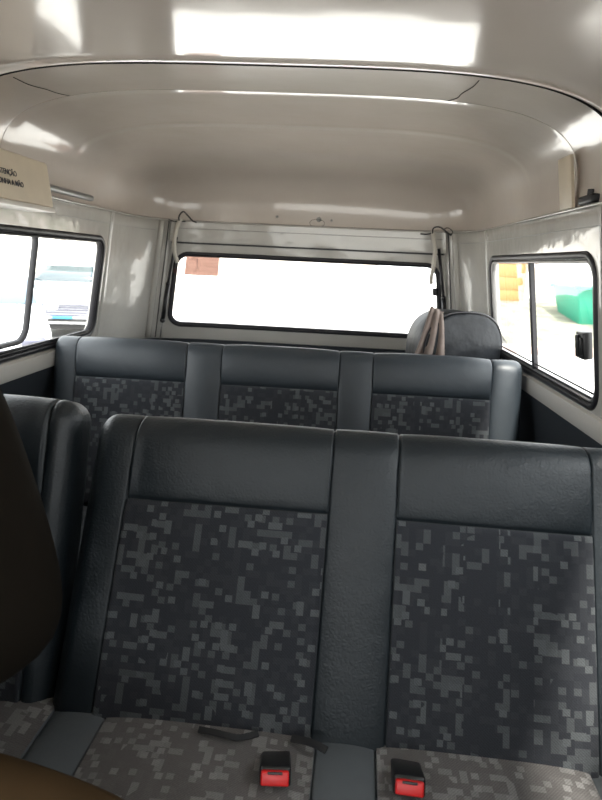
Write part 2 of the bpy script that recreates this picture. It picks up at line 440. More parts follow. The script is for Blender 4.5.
# flange line along the top of the body sides
for k, s in enumerate((-1, 1)):
    bm = bmesh.new(); tube(bm, [body(s*(.68+1.8*i/80), 1.352, .0003) for i in range(81)], .0009, 6); struct(obj('trim_%d' % (14+k), bm, M['greymetal']))

# ------------------------------------------------------------------ windows
def window(n, W, inner=None, redtop=False):
    u0, u1, z0, z1, r = W
    root = bpy.data.objects.new('window_%d' % n, None); sc.collection.objects.link(root)
    root.location = body((u0+u1)/2, z0); struct(root); root.empty_display_size = .05
    bm = ring(bmesh.new(), u0, u1, z0, z1, r, .010, .007, -.022, .005)
    fix_parent(obj('gasket', bm, M['redrubber'] if redtop else M['rubber'], sharp=50), root)
    bm = pane(bmesh.new(), u0+.004, u1-.004, z0+.004, z1-.004, -.014); g = fix_parent(obj('glass', bm, M['glass']), root)
    return root
w1 = window(1, WB)
bm = ring(bmesh.new(), WB[0], WB[1], WB[2], WB[3], WB[4], .014, -.0095, -.02, .0035); fix_parent(obj('inner_gasket', bm, M['rubber'], sharp=50), w1)
w2 = window(2, WR); w3 = window(3, WL); w4 = window(4, MR_); w5 = window(5, ML_); w6 = window(6, FR); w7 = window(7, FL)
# aluminium sliding frames with their rails
def frame_extra(root, W, bar_y, side, extra=False):
    u0, u1, z0, z1, r = W
    bm = ring(bmesh.new(), u0+.011, u1-.011, z0+.011, z1-.011, r-.01, .010, -.001, -.018, .001)
    fix_parent(obj('window_frame', bm, M['alu'], sharp=50), root)
    bm = bmesh.new()
    for dz, dd in ((.024, -.002), (.034, -.006)):
        pts = [body(u0+.04+(u1-u0-.08)*i/30, z0+dz, dd) for i in range(31)]; tube(bm, pts, .0028, 6)
    fix_parent(obj('slide_rail', bm, M['rubber']), root)
    bm = bmesh.new(); U = YU(bar_y, side)
    rows = []
    for j in range(9):
        z = z0+.02+(z1-z0-.04)*j/8
        rows.append([body(U-.008, z, -.012), body(U-.008, z, .0), body(U-.005, z, .003), body(U+.005, z, .003), body(U+.008, z, .0), body(U+.008, z, -.012), body(U-.008, z, -.012)])
    grid(bm, rows); fix_parent(obj('divider_bar', bm, M['rubber'], sharp=40), root)
frame_extra(w2, WR, 1.845, 1); frame_extra(w4, MR_, .5, 1); frame_extra(w5, ML_, .3, -1)
# left window: an inner sliding pane with its own rounded frame
u0, u1, z0, z1, r = WL
bm = ring(bmesh.new(), u0+.011, u1-.011, z0+.011, z1-.011, r-.01, .008, -.001, -.018, .001); fix_parent(obj('window_frame', bm, M['rubber'], sharp=50), w3)
sa, sb = YU(1.72, -1), YU(1.08, -1)
sa, sb = min(sa, sb), max(sa, sb)
bm = ring(bmesh.new(), max(u0+.02, sa), sb, z0+.030, z1+.012, .05, .013, 0, -.02, -.004) if sa > u0 else ring(bmesh.new(), sa, sb, z0+.03, z1+.012, .05, .013, 0, -.02, -.004)
fix_parent(obj('sliding_frame', bm, M['darkbar'], sharp=50), w3)
bm = bmesh.new(); tube(bm, [body(u0+.04+(u1-u0-.08)*i/30, z0+.022, -.003) for i in range(31)], .003, 6); fix_parent(obj('slide_rail', bm, M['rubber']), w3)
# sliding window catch (black)
def brick(bm, U0, U1, z0, z1, d0, d1, bev=.004):
    P8 = [body(u, z, d) for u in (U0, U1) for z in (z0, z1) for d in (d0, d1)]
    v = [bm.verts.new(p) for p in P8]; fs = []
    for q in ((0, 1, 3, 2), (4, 6, 7, 5), (0, 4, 5, 1), (2, 3, 7, 6), (0, 2, 6, 4), (1, 5, 7, 3)): fs.append(bm.faces.new([v[i] for i in q]))
    if bev: bmesh.ops.bevel(bm, geom=list({e for f in fs for e in f.edges}), offset=bev, segments=2, affect='EDGES', profile=.5)
    return bm
bm = bmesh.new(); U = YU(1.435, 1)
brick(bm, U-.028, U+.018, 1.058, 1.122, -.010, .012); brick(bm, U-.014, U-.004, 1.064, 1.116, .010, .020, .003); brick(bm, U+.004, U+.012, 1.070, 1.110, .010, .017, .002)
fix_parent(obj('window_catch', bm, M['black'], sharp=40), w2)
# bright painted sills
for k, (W, s) in enumerate(((WR, 1), (WL, -1))):
    ua, ub = W[0]-.01-(.4 if s < 0 else 0), W[1]+.01+(.4 if s > 0 else 0); bm = bmesh.new()
    rows = [[body(ua+(ub-ua)*i/40, z, d) for z, d in ((.884, .0), (.884, .012), (.889, .015), (.932, .009), (.935, .0), (.884, .0))] for i in range(41)]
    V = grid(bm, rows); bm.faces.new(V[0][:5]); bm.faces.new(V[-1][:5]); bmesh.ops.remove_doubles(bm, verts=bm.verts, dist=.0002)
    fix_parent(obj('window_sill', bm, M['sill'], sharp=40), (w2, w3)[k])
# windscreen
root = bpy.data.objects.new('window_8', None); sc.collection.objects.link(root); root.location = (0, -1.6, .8); struct(root)
bm = bmesh.new(); grid(bm, [[(-.62, -1.6, .8), (-.62, -1.6, 1.36)], [(.62, -1.6, .8), (.62, -1.6, 1.36)]]); fix_parent(obj('glass', bm, M['glass']), root)

# pink sticker on the rear glass with lines and a small figure
st = thing('window_sticker', 'small pink rectangular sticker with fine lines and a figure, top left of rear window', 'sticker', body(-.45, 1.16, -.010))
def film(name, ua, ub, za, zb, d, m, t=.0012):
    o = strip_obj(name, ua, ub, za, zb, d, m, t); return o
fix_parent(film('film', -.530, -.385, 1.168, 1.251, -.0095, M['pink']), st)
lm = glass_mat('sticker_ink', (.75, .72, .72)); bm = bmesh.new()
for z in (1.186, 1.206, 1.222, 1.238): tube(bm, [body(-.530+.145*i/6, z, -.0085) for i in range(7)], .0007, 5)
fix_parent(obj('printed_lines', bm, lm), st)
bm = bmesh.new()
for a, b in (((-.482, 1.232), (-.477, 1.206)), ((-.482, 1.228), (-.505, 1.243)), ((-.482, 1.228), (-.462, 1.212)), ((-.477, 1.206), (-.486, 1.182)), ((-.477, 1.206), (-.468, 1.184))):
    tube(bm, [body(*a, -.0085), body(*b, -.0085)], .0018, 6)
bmesh.ops.create_uvsphere(bm, u_segments=8, v_segments=6, radius=.004, matrix=Matrix.Translation(body(-.482, 1.237, -.0085)))
tube(bm, [body(-.430+.016*math.cos(a), 1.223+.016*math.sin(a), -.0085) for a in [2*PI*k/20 for k in range(21)]], .0006, 5)
fix_parent(obj('printed_figure', bm, lm), st)

# ------------------------------------------------------------------ upholstery
def pad(name, x0, x1, H, T, seams, panels, bumps, mtx, m, r=.045, re=.04, flare=0, pil=.008, botr=None):
    """upholstered block: front face is local -y, z runs 0..H.  seams: x positions, panels: (xa, xb, za, zb),
    bumps: (centre, half width, height) of the padded rolls.  Returns (body bmesh, surface function)."""
    xs = set()
    n = int((x1-x0)/.012)
    for i in range(n+1): xs.add(round(x0+(x1-x0)*i/n, 5))
    for s in seams:
        xs = {x for x in xs if abs(x-s) > .0065}
        for k in (-.006, -.004, -.0025, -.0012, 0, .0012, .0025, .004, .006): xs.add(round(s+k, 5))
    for k in range(1, 9):
        d = re*(1-math.cos(PI/2*k/8)); xs.add(round(x0+d, 5)); xs.add(round(x1-d, 5))
    xs = sorted(x for x in xs if x0 <= x <= x1)
    def bulge(x, z):
        v = 0
        for c, hw, h in bumps:
            t = abs(x-c)/hw
            if t < 1: v += h*(1-t*t)**.6
        zc = min(1, max(0, min(z, H-z)/.09)); v *= .35+.65*math.sqrt(zc)
        for xa, xb, za, zb in panels:
            if xa < x < xb:
                t = (x-(xa+xb)/2)/((xb-xa)/2); v += pil*(1-t**4)
                if za < z < zb:
                    tz = (z-(za+zb)/2)/((zb-za)/2); v += pil*.5*(1-tz**6)
                elif z >= zb:
                    tz = (z-zb)/(H-zb); v += pil*1.3*math.sin(PI*min(1, tz))**.7 if tz < 1 else 0
        return v
    def groove(x, z):
        v = 0
        for s in seams: v -= .0038*math.exp(-((x-s)/.0022)**2)
        for xa, xb, za, zb in panels:
            if xa < x < xb: v -= .0035*math.exp(-((z-zb)/.004)**2)
        return v
    def loop(x):
        dl = 0
        for d in (x-x0, x1-x):
            if d < re: dl = re-math.sqrt(max(0, re*re-(re-d)**2))
        rr = max(r-dl, .003); hy = T/2-dl; z0_, z1_ = dl, H-dl; out = []
        nf = int(H/.012)
        zf = [z0_+rr+(z1_-z0_-2*rr)*k/nf for k in range(nf+1)]
        for _, _, za, zb in panels[:1]:
            zf = sorted([z for z in zf if abs(z-zb) > .007]+[zb+k for k in (-.005, -.003, -.0015, 0, .0015, .003, .005)])
        zf = [min(max(z, z0_+rr), z1_-rr) for z in zf]
        for z in zf: out.append((-hy, z, -1, 0))
        for cy, cz, a0 in ((-hy+rr, z1_-rr, PI), (hy-rr, z1_-rr, PI/2), (hy-rr, z0_+rr, 0), (-hy+rr, z0_+rr, -PI/2)):
            for k in range(1, 10):
                a = a0-PI/2*k/9; out.append((cy+rr*math.cos(a), cz+rr*math.sin(a), math.cos(a), math.sin(a)))
            if a0 == PI/2:
                for k in range(1, 8): out.append((hy, z1_-rr+(z0_-z1_+2*rr)*k/8, 1, 0))
        return out
    def place(x, y, z, ny, nz_, extra=0):
        fr = max(0, -ny)**.5
        e = min(1, max(0, min(x-x0, x1-x)/.03))
        d = bulge(x, z)*fr*e + groove(x, z)*(1 if ny < .6 else 0)*e + extra
        fl = flare*(1-z/H)
        xx = x + fl*(-1 if x < (x0+x1)/2 else 1)*min(1, abs(x-(x0+x1)/2)/((x1-x0)/2))
        return mtx @ Vector((xx, y+ny*d, z+nz_*d))
    bm = bmesh.new(); rows = []
    for x in xs:
        lp_ = loop(x); rows.append([place(x, *q) for q in lp_]+[place(x, *lp_[0])])
    V = grid(bm, rows)
    bmesh.ops.remove_doubles(bm, verts=bm.verts, dist=.00005)
    bmesh.ops.holes_fill(bm, edges=[e for e in bm.edges if e.is_boundary], sides=0)
    def panel_mesh(i):
        xa, xb, za, zb = panels[i]; b2 = bmesh.new(); uvl = b2.loops.layers.uv.new('UVMap')
        nx = int((xb-xa)/.01); nz_ = int((zb-za)/.01)
        X = [xa+.001+(xb-xa-.002)*k/nx for k in range(nx+1)]; Z = [za+(zb-za-.001)*k/nz_ for k in range(nz_+1)]
        X = sorted(X+[X[0]+.002, X[0]+.005, X[-1]-.002, X[-1]-.005]); Z = sorted(Z+[Z[-1]-.002, Z[-1]-.005])
        rows2 = []; uvs = {}
        for x in X:
            row = []
            for z in Z:
                ed = min(x-X[0], X[-1]-x, Z[-1]-z); ex = .0012+.0022*min(1, ed/.006)**.5
                y, ny, nz2, zz = -T/2, -1, 0, z
                if z < r:                               # wraps round the lower edge
                    a = (r-z)/r*1.35; y = -T/2+r-r*math.cos(a); zz = r-r*math.sin(a); ny = -math.cos(a); nz2 = -math.sin(a)
                g = 0
                fr = max(0, -ny)**.5
                p = place(x, y, zz, ny, nz2, ex - groove(x, zz)*(1 if ny < .6 else 0))
                row.append(p)
            rows2.append(row)
        V2 = grid(b2, rows2)
        for ii, x in enumerate(X):
            for jj, z in enumerate(Z): uvs[V2[ii][jj]] = (x*1.0+i*3.17, z)
        for f in b2.faces:
            for l in f.loops: l[uvl].uv = uvs[l.vert]
        return b2
    return bm, panel_mesh

def lean_mtx(x, y, z, a): return Matrix.Translation((x, y, z)) @ Matrix.Rotation(-a, 4, 'X')

# ---- middle bench: one wide cushion, a two-place backrest and a separate single backrest
mb = thing('middle_bench_seat', 'nearest bench seat, dark vinyl with patterned fabric panels and split backrest', 'bench seat', (-.25, 1.0, 0))
A = R(17)
mm = lean_mtx(0, .970, .352, A)
HB = .607
bmn, pm = pad('b', -.295, .725, HB, .115, [-.212, .160, .283, .620],
              [(-.212, .160, .03, .449), (.283, .620, .03, .449)],
              [(-.25, .05, .008), (.2215, .066, .013), (.68, .05, .008)], mm, M['vinyl'], flare=.050, pil=.006, re=.030)
br = fix_parent(obj('backrest', bmn, M['vinyl']), mb); br['label'] = 'wide two-place backrest'
for i in (0, 1):
    p = obj('fabric_panel', pm(i), M['fab']); p.parent = br; p.matrix_parent_inverse = br.matrix_parent_inverse.copy(); p.matrix_parent_inverse = (Matrix.Translation(mb.location)).inverted() @ Matrix.Identity(4)
    p.parent = br; p.matrix_parent_inverse = (Matrix.Translation(mb.location) @ br.matrix_parent_inverse @ Matrix.Identity(4)).inverted()
bmn, pm = pad('b', -.735, -.345, HB+.005, .115, [-.672, -.392], [(-.672, -.392, .03, .425)],
              [(-.705, .04, .008), (-.358, .05, .010)], lean_mtx(0, .975, .366, A), M['vinyl'], flare=.0, pil=.010)
br2 = fix_parent(obj('backrest', bmn, M['vinyl']), mb); br2['label'] = 'narrow single backrest on the left'
p = obj('fabric_panel', pm(0), M['fab']); p.parent = br2; p.matrix_parent_inverse = (Matrix.Translation(mb.location) @ br2.matrix_parent_inverse).inverted()
# cushion: local -y is up, local z runs towards the front of the van (-Y)
cm = Matrix(((1, 0, 0, 0), (0, 0, -1, .985), (0, -1, 0, .338), (0, 0, 0, 1)))
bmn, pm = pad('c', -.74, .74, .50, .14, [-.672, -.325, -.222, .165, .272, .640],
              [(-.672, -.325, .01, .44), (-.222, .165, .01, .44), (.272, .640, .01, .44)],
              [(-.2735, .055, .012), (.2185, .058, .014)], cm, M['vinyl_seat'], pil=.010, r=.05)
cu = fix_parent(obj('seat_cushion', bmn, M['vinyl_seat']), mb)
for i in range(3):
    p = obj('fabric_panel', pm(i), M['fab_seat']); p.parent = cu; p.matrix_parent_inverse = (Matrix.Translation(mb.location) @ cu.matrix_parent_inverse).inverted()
for sx in (-.55, .2, .62):
    for y in (.58, .93):
        bm = bmesh.new(); tube(bm, [(sx, y, 0), (sx, y, .30)], .015, 12); fix_parent(obj('leg', bm, M['black']), mb)
bm = bmesh.new(); box(bm, -.70, .70, .55, .97, .255, .280, .004); fix_parent(obj('seat_base', bm, M['black'], sharp=40), mb)
bm = bmesh.new()
for x in (-.63, -.38, -.20, .64):
    bm = bmesh.new(); tube(bm, [(x, .965, .27), (x, 1.02, .34), (x, 1.09, .56)], .011, 10); fix_parent(obj('hinge', bm, M['black']), mb)

mb.rotation_euler = (0, 0, R(-1.8))
# ---- rear bench
rb = thing('rear_bench_seat', 'three-place rear bench in grey vinyl with fabric panels, in front of rear window', 'bench seat', (0, 1.8, 0))
mm = lean_mtx(0, 1.80, .437, R(14))
bmn, pm = pad('b', -.757, .738, .550, .115, [-.675, -.320, -.203, .167, .276, .640],
              [(-.675, -.320, .03, .420), (-.203, .167, .03, .420), (.276, .640, .03, .420)],
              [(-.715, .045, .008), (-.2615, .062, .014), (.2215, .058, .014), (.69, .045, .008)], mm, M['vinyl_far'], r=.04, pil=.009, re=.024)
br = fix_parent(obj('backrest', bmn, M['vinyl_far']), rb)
for i in range(3):
    p = obj('fabric_panel', pm(i), M['fab']); p.parent = br; p.matrix_parent_inverse = (Matrix.Translation(rb.location) @ br.matrix_parent_inverse).inverted()
cm = Matrix(((1, 0, 0, 0), (0, 0, -1, 1.79), (0, -1, 0, .37), (0, 0, 0, 1)))
bmn, pm = pad('c', -.75, .75, .48, .14, [-.675, -.320, -.203, .167, .276, .640],
              [(-.675, -.320, .01, .42), (-.203, .167, .01, .42), (.276, .640, .01, .42)],
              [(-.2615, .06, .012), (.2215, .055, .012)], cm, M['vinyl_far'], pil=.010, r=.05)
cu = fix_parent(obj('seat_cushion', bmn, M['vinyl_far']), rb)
for i in range(3):
    p = obj('fabric_panel', pm(i), M['fab']); p.parent = cu; p.matrix_parent_inverse = (Matrix.Translation(rb.location) @ cu.matrix_parent_inverse).inverted()
bm = bmesh.new(); box(bm, -.72, .72, 1.36, 1.78, 0, .305, .004); fix_parent(obj('seat_base', bm, M['black'], sharp=40), rb)

# ---- seat belt buckles and loose belt ends in the crease of the middle bench
def buckle(x, y, z, rz, label):
    t = thing('seat_belt_buckle', label, 'seat belt buckle', (x, y, z), 'buckles on the middle bench')
    Mx = Matrix.Rotation(rz, 4, 'Z') @ Matrix.Rotation(R(-28), 4, 'X')
    bm = bmesh.new(); box(bm, -.0255, .0255, -.046, .040, -.015, .015, .005, 3)
    # shell open at the end where the button sits
    bmesh.ops.transform(bm, matrix=Mx, verts=bm.verts); obj('housing', bm, M['black'], t, sharp=40)
    bm = bmesh.new(); box(bm, -.0225, .0225, -.0525, -.030, -.0125, .0095, .003, 3)
    bmesh.ops.transform(bm, matrix=Mx, verts=bm.verts); b = obj('release_button', bm, M['red'], t, sharp=40); b['label'] = 'red release button'
    bm = bmesh.new(); box(bm, -.012, .012, -.0535, -.050, .0045, .0085, .0006); bmesh.ops.transform(bm, matrix=Mx, verts=bm.verts); obj('latch_slot', bm, M['black'], t)
    bm = bmesh.new(); box(bm, -.016, .016, .036, .075, -.003, .003, .001); bmesh.ops.transform(bm, matrix=Mx, verts=bm.verts); obj('strap', bm, M['web'], t)
    return t
buckle(.098, .836, .426, R(4), 'red-buttoned seat belt buckle nearer the centre of the photo, left of the other')
buckle(.317, .842, .426, R(-3), 'red-buttoned seat belt buckle under the right-hand fabric panel')
def belt_end(pts, wd, label):
    P_ = spline(pts, 6); bm = bmesh.new(); rows = []
    for i, p in enumerate(P_):
        t = (P_[min(i+1, len(P_)-1)]-P_[max(i-1, 0)]).normalized(); s_ = t.cross(Vector((0, -.5, .8))).normalized()
        n_ = s_.cross(t).normalized()
        q = [p+s_*wd+n_*.002, p-s_*wd+n_*.002, p-s_*wd-n_*.002, p+s_*wd-n_*.002]; rows.append(q+[q[0]])
    V = grid(bm, rows); bm.faces.new(V[0][:4]); bm.faces.new(V[-1][:4])
    bmesh.ops.remove_doubles(bm, verts=bm.verts, dist=.0001)
    return tag(obj('lap_belt', bm, M['web'], sharp=40), label, 'seat belt')
belt_end([(-.045, .893, .434), (-.015, .885, .438), (.012, .880, .438), (.03, .883, .434), (.06, .90, .430)], .005, 'black belt end poking from the seat crease left of the buckles')
belt_end([(.120, .895, .432), (.15, .882, .439), (.170, .872, .441), (.182, .866, .440)], .006, 'black belt end lying between the two red-buttoned buckles')

# ------------------------------------------------------------------ wheel cover in the luggage area, with a brown cloth over its edge
wc = thing('wheel_cover', 'padded dark vinyl cover with piped edges standing behind the rear bench', 'cover', (.62, 2.20, .80))
def outline(k, z):                                   # super-elliptic front outline
    return k
def drum(bm, cx, yf, yb, zc, hw, hh, n=48, puff=.02, e=2.6):
    rows = []
    prof = [(0.0, -puff), (.35, -puff*.9), (.7, -puff*.6), (.9, -puff*.25), (.975, -.004), (1, .006)]
    ys_ = [(k, yf+o) for k, o in prof]+[(1.0, yf+(yb-yf)*.5), (1.0, yb-.01), (.96, yb), (0, yb+.004)]
    for k, y in ys_:
        row = []
        for i in range(n+1):
            a = 2*PI*i/n; c, s = math.cos(a), math.sin(a)
            row.append((cx+hw*k*(1 if c > 0 else -1)*abs(c)**(2/e), y+.02*k*c, zc+hh*k*(1 if s > 0 else -1)*abs(s)**(2/e)))
        rows.append(row)
    grid(bm, rows); bmesh.ops.remove_doubles(bm, verts=bm.verts, dist=.0004); return bm
bm = drum(bmesh.new(), 0, 0, .20, .15, .155, .148)
cv = obj('cover', bm, M['cover'], wc)
cv.rotation_euler = (0, 0, R(14)); cv.location = (-.012, -.04, 0)
bm = bmesh.new(); e = 2.6; pts = []
for i in range(61):
    a = 2*PI*i/60; c, s = math.cos(a), math.sin(a); pts.append((.157*(1 if c > 0 else -1)*abs(c)**(2/e), .004+.02*c, .15+.152*(1 if s > 0 else -1)*abs(s)**(2/e)))
tube(bm, pts, .0035, 8, cap=False); pp = obj('piping', bm, M['rubber'], wc); pp.rotation_euler = cv.rotation_euler; pp.location = cv.location
# cloth draped over the left shoulder of the cover
bm = bmesh.new(); rows = []; rnd = random.Random(4)
for j in range(15):
    t = j/14; row = []
    for i in range(15):
        s = i/14; wdt = .030+.055*t
        x = .492+(s-.45)*wdt*1.5-.020*t + .012*t*(1-t)
        z = 1.108-.205*t+.012*math.sin(s*5+1)-.02*s*(1-t)
        y = 2.115+.03*(s-.5)**2-.012*math.sin(s*16+t*2)*(.4+t)-.02*t
        row.append((x, y, z))
    rows.append(row)
for k in range(1, 5):                                  # folded over the top to the back
    rows.insert(0, [(x+.004, 2.115+.022*k+.02*(i/14-.5)**2, 1.108-.004*k*k*.6+.006*math.sin(i/14*5)) for i, (x, y, z) in enumerate(rows[0])])
grid(bm, rows); o = obj('draped_cloth', bm, M['cloth']); solid(o, .004, 0)
tag(o, 'crumpled brown cloth hanging over the left side of the dark padded cover', 'cloth')

# ------------------------------------------------------------------ gas struts, hoses, wires at the rear corners
def strut(s, label):
    t = thing('gas_strut', label, 'gas strut', body(s*.60, .97, .03), 'tailgate struts')
    a, b, c = body(s*.603, .97, .022), body(s*.598, 1.13, .024), body(s*.585, 1.33, .026)
    bm = bmesh.new(); tube(bm, [a, b], .0095, 12); fix_parent(obj('cylinder', bm, M['black']), t)
    bm = bmesh.new(); tube(bm, [b, c], .0065, 10); fix_parent(obj('rod', bm, M['rubber']), t)
    for q, rr in ((a, .012), (b, .0105)):
        bm = bmesh.new(); bmesh.ops.create_uvsphere(bm, u_segments=12, v_segments=8, radius=rr, matrix=Matrix.Translation(q)); fix_parent(obj('end_joint', bm, M['black']), t)
    bm = bmesh.new(); tube(bm, [a, body(s*.604, .885, .018)], .003, 8); fix_parent(obj('lower_bracket', bm, M['greymetal']), t)
strut(-1, 'black gas strut left of the rear window'); strut(1, 'black gas strut right of the rear window')
bm = bmesh.new(); tube(bm, spline([body(-.575, 1.405, .035), body(-.590, 1.38, .045), body(-.600, 1.33, .05), body(-.590, 1.27, .045), body(-.567, 1.225, .03)]), .0085, 12)
tag(obj('wiring_hose', bm, M['hose']), 'short white curved wiring hose at the top left corner of the rear window', 'hose')
bm = bmesh.new(); tube(bm, spline([body(.560, 1.40, .035), body(.566, 1.37, .045), body(.572, 1.32, .05), body(.560, 1.26, .045), body(.545, 1.21, .03), body(.543, 1.185, .02)]), .0085, 12)
tag(obj('wiring_hose', bm, M['hose']), 'long white wiring hose at the top right corner of the rear window', 'hose')
bm = bmesh.new(); tube(bm, spline([body(-.58, 1.385, .04), body(-.590, 1.415, .05), body(-.570, 1.435, .05), body(-.545, 1.42, .04), body(-.52, 1.40, .022), body(-.50, 1.393, .016)]), .003, 8)
tube(bm, spline([body(-.63, 1.398, .012), body(-.60, 1.392, .022), body(-.55, 1.395, .02)]), .0022, 8)
tag(obj('black_wire', bm, M['black']), 'looped black wire above the top left corner of rear window', 'wire')
bm = bmesh.new(); tube(bm, spline([body(.560, 1.375, .04), body(.566, 1.41, .05), body(.60, 1.418, .05), body(.635, 1.405, .05), body(.655, 1.385, .03)]), .003, 8)
tube(bm, spline([body(.50, 1.386, .016), body(.53, 1.386, .022), body(.555, 1.392, .04)]), .003, 8)
tube(bm, spline([body(.625, 1.41, .05), body(.645, 1.415, .04), body(.665, 1.40, .03), body(.65, 1.388, .03), body(.63, 1.40, .045)]), .0018, 8)
tag(obj('black_wire', bm, M['black']), 'tangled dark wires above the top right corner of rear window', 'wire')
bm = bmesh.new(); brick(bm, .548, .566, 1.135, 1.165, .003, .022, .003); tag(obj('plug_connector', bm, M['rubber']), 'small dark plug at the right edge of the rear window', 'plug')
bm = bmesh.new(); brick(bm, -.578, -.564, 1.175, 1.195, .004, .012, .002); tag(obj('hinge_stop', bm, M['redrubber']), 'small dark red stop block at the left edge of rear window', 'stop')
# screws on the rear face of the roof shell, the middle one with a loop of thread
def shell_pt(x, z):
    # solve the shell's rear surface: rows by angle
    k = min(1, (max(0, (z-ZL)/.235))**(3.8/2)); c = k; s = math.sqrt(max(0, 1-c*c)); return Vector((x, Y0+(LB+.012)*s**(2/PM), z))
def screw(x, z, r, label):
    p = shell_pt(x, z); bm = bmesh.new()
    bmesh.ops.create_cone(bm, cap_ends=True, segments=14, radius1=r, radius2=r*.7, depth=.006, matrix=Matrix.Translation(p+Vector((0, -.002, 0))) @ Matrix.Rotation(PI/2, 4, 'X'))
    return tag(obj('screw', bm, M['greymetal'], sharp=40), label, 'screw', 'screws above the rear window')
screw(-.135, 1.432, .006, 'small dark screw above the rear window, left of the larger fastener')
screw(.045, 1.428, .011, 'large dark screw above the middle of the rear window with a thread loop')
screw(.100, 1.427, .005, 'smallest screw, just right of the large one above the rear window')
p0 = shell_pt(.045, 1.428); bm = bmesh.new()
tube(bm, [p0+Vector((-.006+.032*math.cos(a), -.008, -.016+.016*math.sin(a))) for a in [2*PI*k/24 for k in range(25)]], .0009, 5)
tag(obj('thread_loop', bm, M['black']), 'thin dark loop of thread hanging below the large middle screw', 'thread')

# ------------------------------------------------------------------ things on the roof edge
cb = thing('warning_box', 'cream box with black warning lettering on the upper left side wall', 'box', (-.66, 1.3, 1.355))
bm = bmesh.new(); box(bm, -.70, -.612, .90, 1.615, 1.357, 1.468, .006, 3)
for v in bm.verts:
    if v.co.z > 1.42: v.co.x -= .012
fix_parent(obj('housing', bm, M['cream'], sharp=40), cb)
bm = bmesh.new(); box(bm, -.700, -.606, .90, 1.612, 1.345, 1.357, .002); o = fix_parent(obj('lower_rail', bm, M['sill'], sharp=40), cb); o['label'] = 'pale rail under the box'
def text(body_, loc, rot, size, m, name='lettering', bold=.0):
    c = bpy.data.curves.new(name, 'FONT'); c.body = body_; c.size = size; c.extrude = .0004; c.offset = bold; c.align_x = 'RIGHT'
    o = bpy.data.objects.new(name, c); sc.collection.objects.link(o)
    dg = bpy.context.evaluated_depsgraph_get(); me = bpy.data.meshes.new_from_object(o.evaluated_get(dg)); bpy.data.objects.remove(o)
    me.transform(Matrix.Translation(loc) @ rot); me.materials.clear()
    return link(name, me, m, smooth=False)
rot = Matrix(((0, -.11, 1, 0), (1, 0, 0, 0), (0, 1, .11, 0), (0, 0, 0, 1)))
fix_parent(text('ATENÇÃO', (-.6115, 1.435, 1.412), rot, .0165, M['ink'], bold=.0003), cb)
fix_parent(text('NÃO PONHA A MÃO', (-.6105, 1.462, 1.391), rot, .0165, M['ink'], bold=.0003), cb)
# aluminium rail beyond the box
bm = bmesh.new(); tube(bm, [(-.668, 1.62+.75*i/10, 1.418) for i in range(6)], .010, 8)
tag(obj('grab_rail', bm, M['greymetal']), 'dull grey rail along the left roof edge behind the cream box', 'rail')
# cream-green plate on the right
bm = bmesh.new(); box(bm, .674, .682, 1.475, 1.555, 1.398, 1.512, .0015)
for v in bm.verts: v.co.x += (1.40-v.co.z)*.18
tag(obj('cream_plate', bm, M['cream'], sharp=40), 'upright cream plate standing on the right roof edge', 'plate')
bm = bmesh.new(); box(bm, .672, .694, 1.36, 1.44, 1.399, 1.418, .006, 3); tube(bm, [(.683, 1.40, 1.415), (.683, 1.40, 1.43)], .007, 10)  # dark block modelled in place of the shadowed gap at the roof edge
tag(obj('shadow_gap', bm, M['rubber'], sharp=40), 'dark fitting block filling the gap on the right roof edge beside the cream plate', 'shadow')
for (U, z, lab) in ((YU(1.325, 1), 1.27, 'upper'), (YU(1.315, 1), 1.19, 'lower')):
    bm = bmesh.new(); bmesh.ops.create_uvsphere(bm, u_segments=10, v_segments=6, radius=.004, matrix=Matrix.Translation(body(U, z, .001)))
    tag(obj('rivet', bm, M['black']), lab+' small dark rivet on the pillar in front of the right window', 'rivet', 'rivets on the right pillar')

# ------------------------------------------------------------------ person on the left of the middle bench
def skinned(name, verts, edges, rads, m, parent, sub=2, rootv=0):
    me = bpy.data.meshes.new(name); me.from_pydata([Vector(v) for v in verts], edges, [])
    o = bpy.data.objects.new(name, me); sc.collection.objects.link(o)
    me.skin_vertices.new() if hasattr(me.skin_vertices, 'new') and not me.skin_vertices else None
    md = o.modifiers.new('skin', 'SKIN'); md.use_smooth_shade = True
    if not me.skin_vertices:
        bpy.context.view_layer.update()
    for i, r in enumerate(rads):
        sv = me.skin_vertices[0].data[i]; sv.radius = (r, r) if not isinstance(r, tuple) else r; sv.use_root = (i == rootv)
    s_ = o.modifiers.new('sub', 'SUBSURF'); s_.levels = sub; s_.render_levels = sub
    dg = bpy.context.evaluated_depsgraph_get(); dg.update()
    me2 = bpy.data.meshes.new_from_object(o.evaluated_get(dg)); bpy.data.objects.remove(o)
    me2.materials.clear(); o2 = link(name, me2, m); 
    if parent: fix_parent(o2, parent)
    return o2
pr = thing('person', 'seated person at the left edge in a dark brown top and tan trousers', 'person', (-.52, .78, .42))
J = dict(pel=(-.53, .73, .58), waist=(-.53, .78, .72), chest=(-.53, .83, .90), neck=(-.52, .80, 1.13), nk2=(-.52, .78, 1.18), head=(-.51, .75, 1.27), crown=(-.51, .755, 1.335),
         shR=(-.400, .80, 1.075), elR=(-.253, .715, .735), wrR=(-.42, .62, .655),
         shL=(-.650, .76, 1.075), elL=(-.66, .62, .82), wrL=(-.50, .50, .66),
         hipR=(-.45, .625, .520), knR=(-.050, .57, .50), anR=(-.09, .43, .10), toR=(-.07, .29, .045),
         hipL=(-.60, .66, .56), knL=(-.56, .33, .54), anL=(-.56, .34, .10), toL=(-.56, .18, .045))
def chain(names, rads, extra=None):
    vs_ = [J[n] for n in names]; return vs_
names = list(J); idx = {n: i for i, n in enumerate(names)}
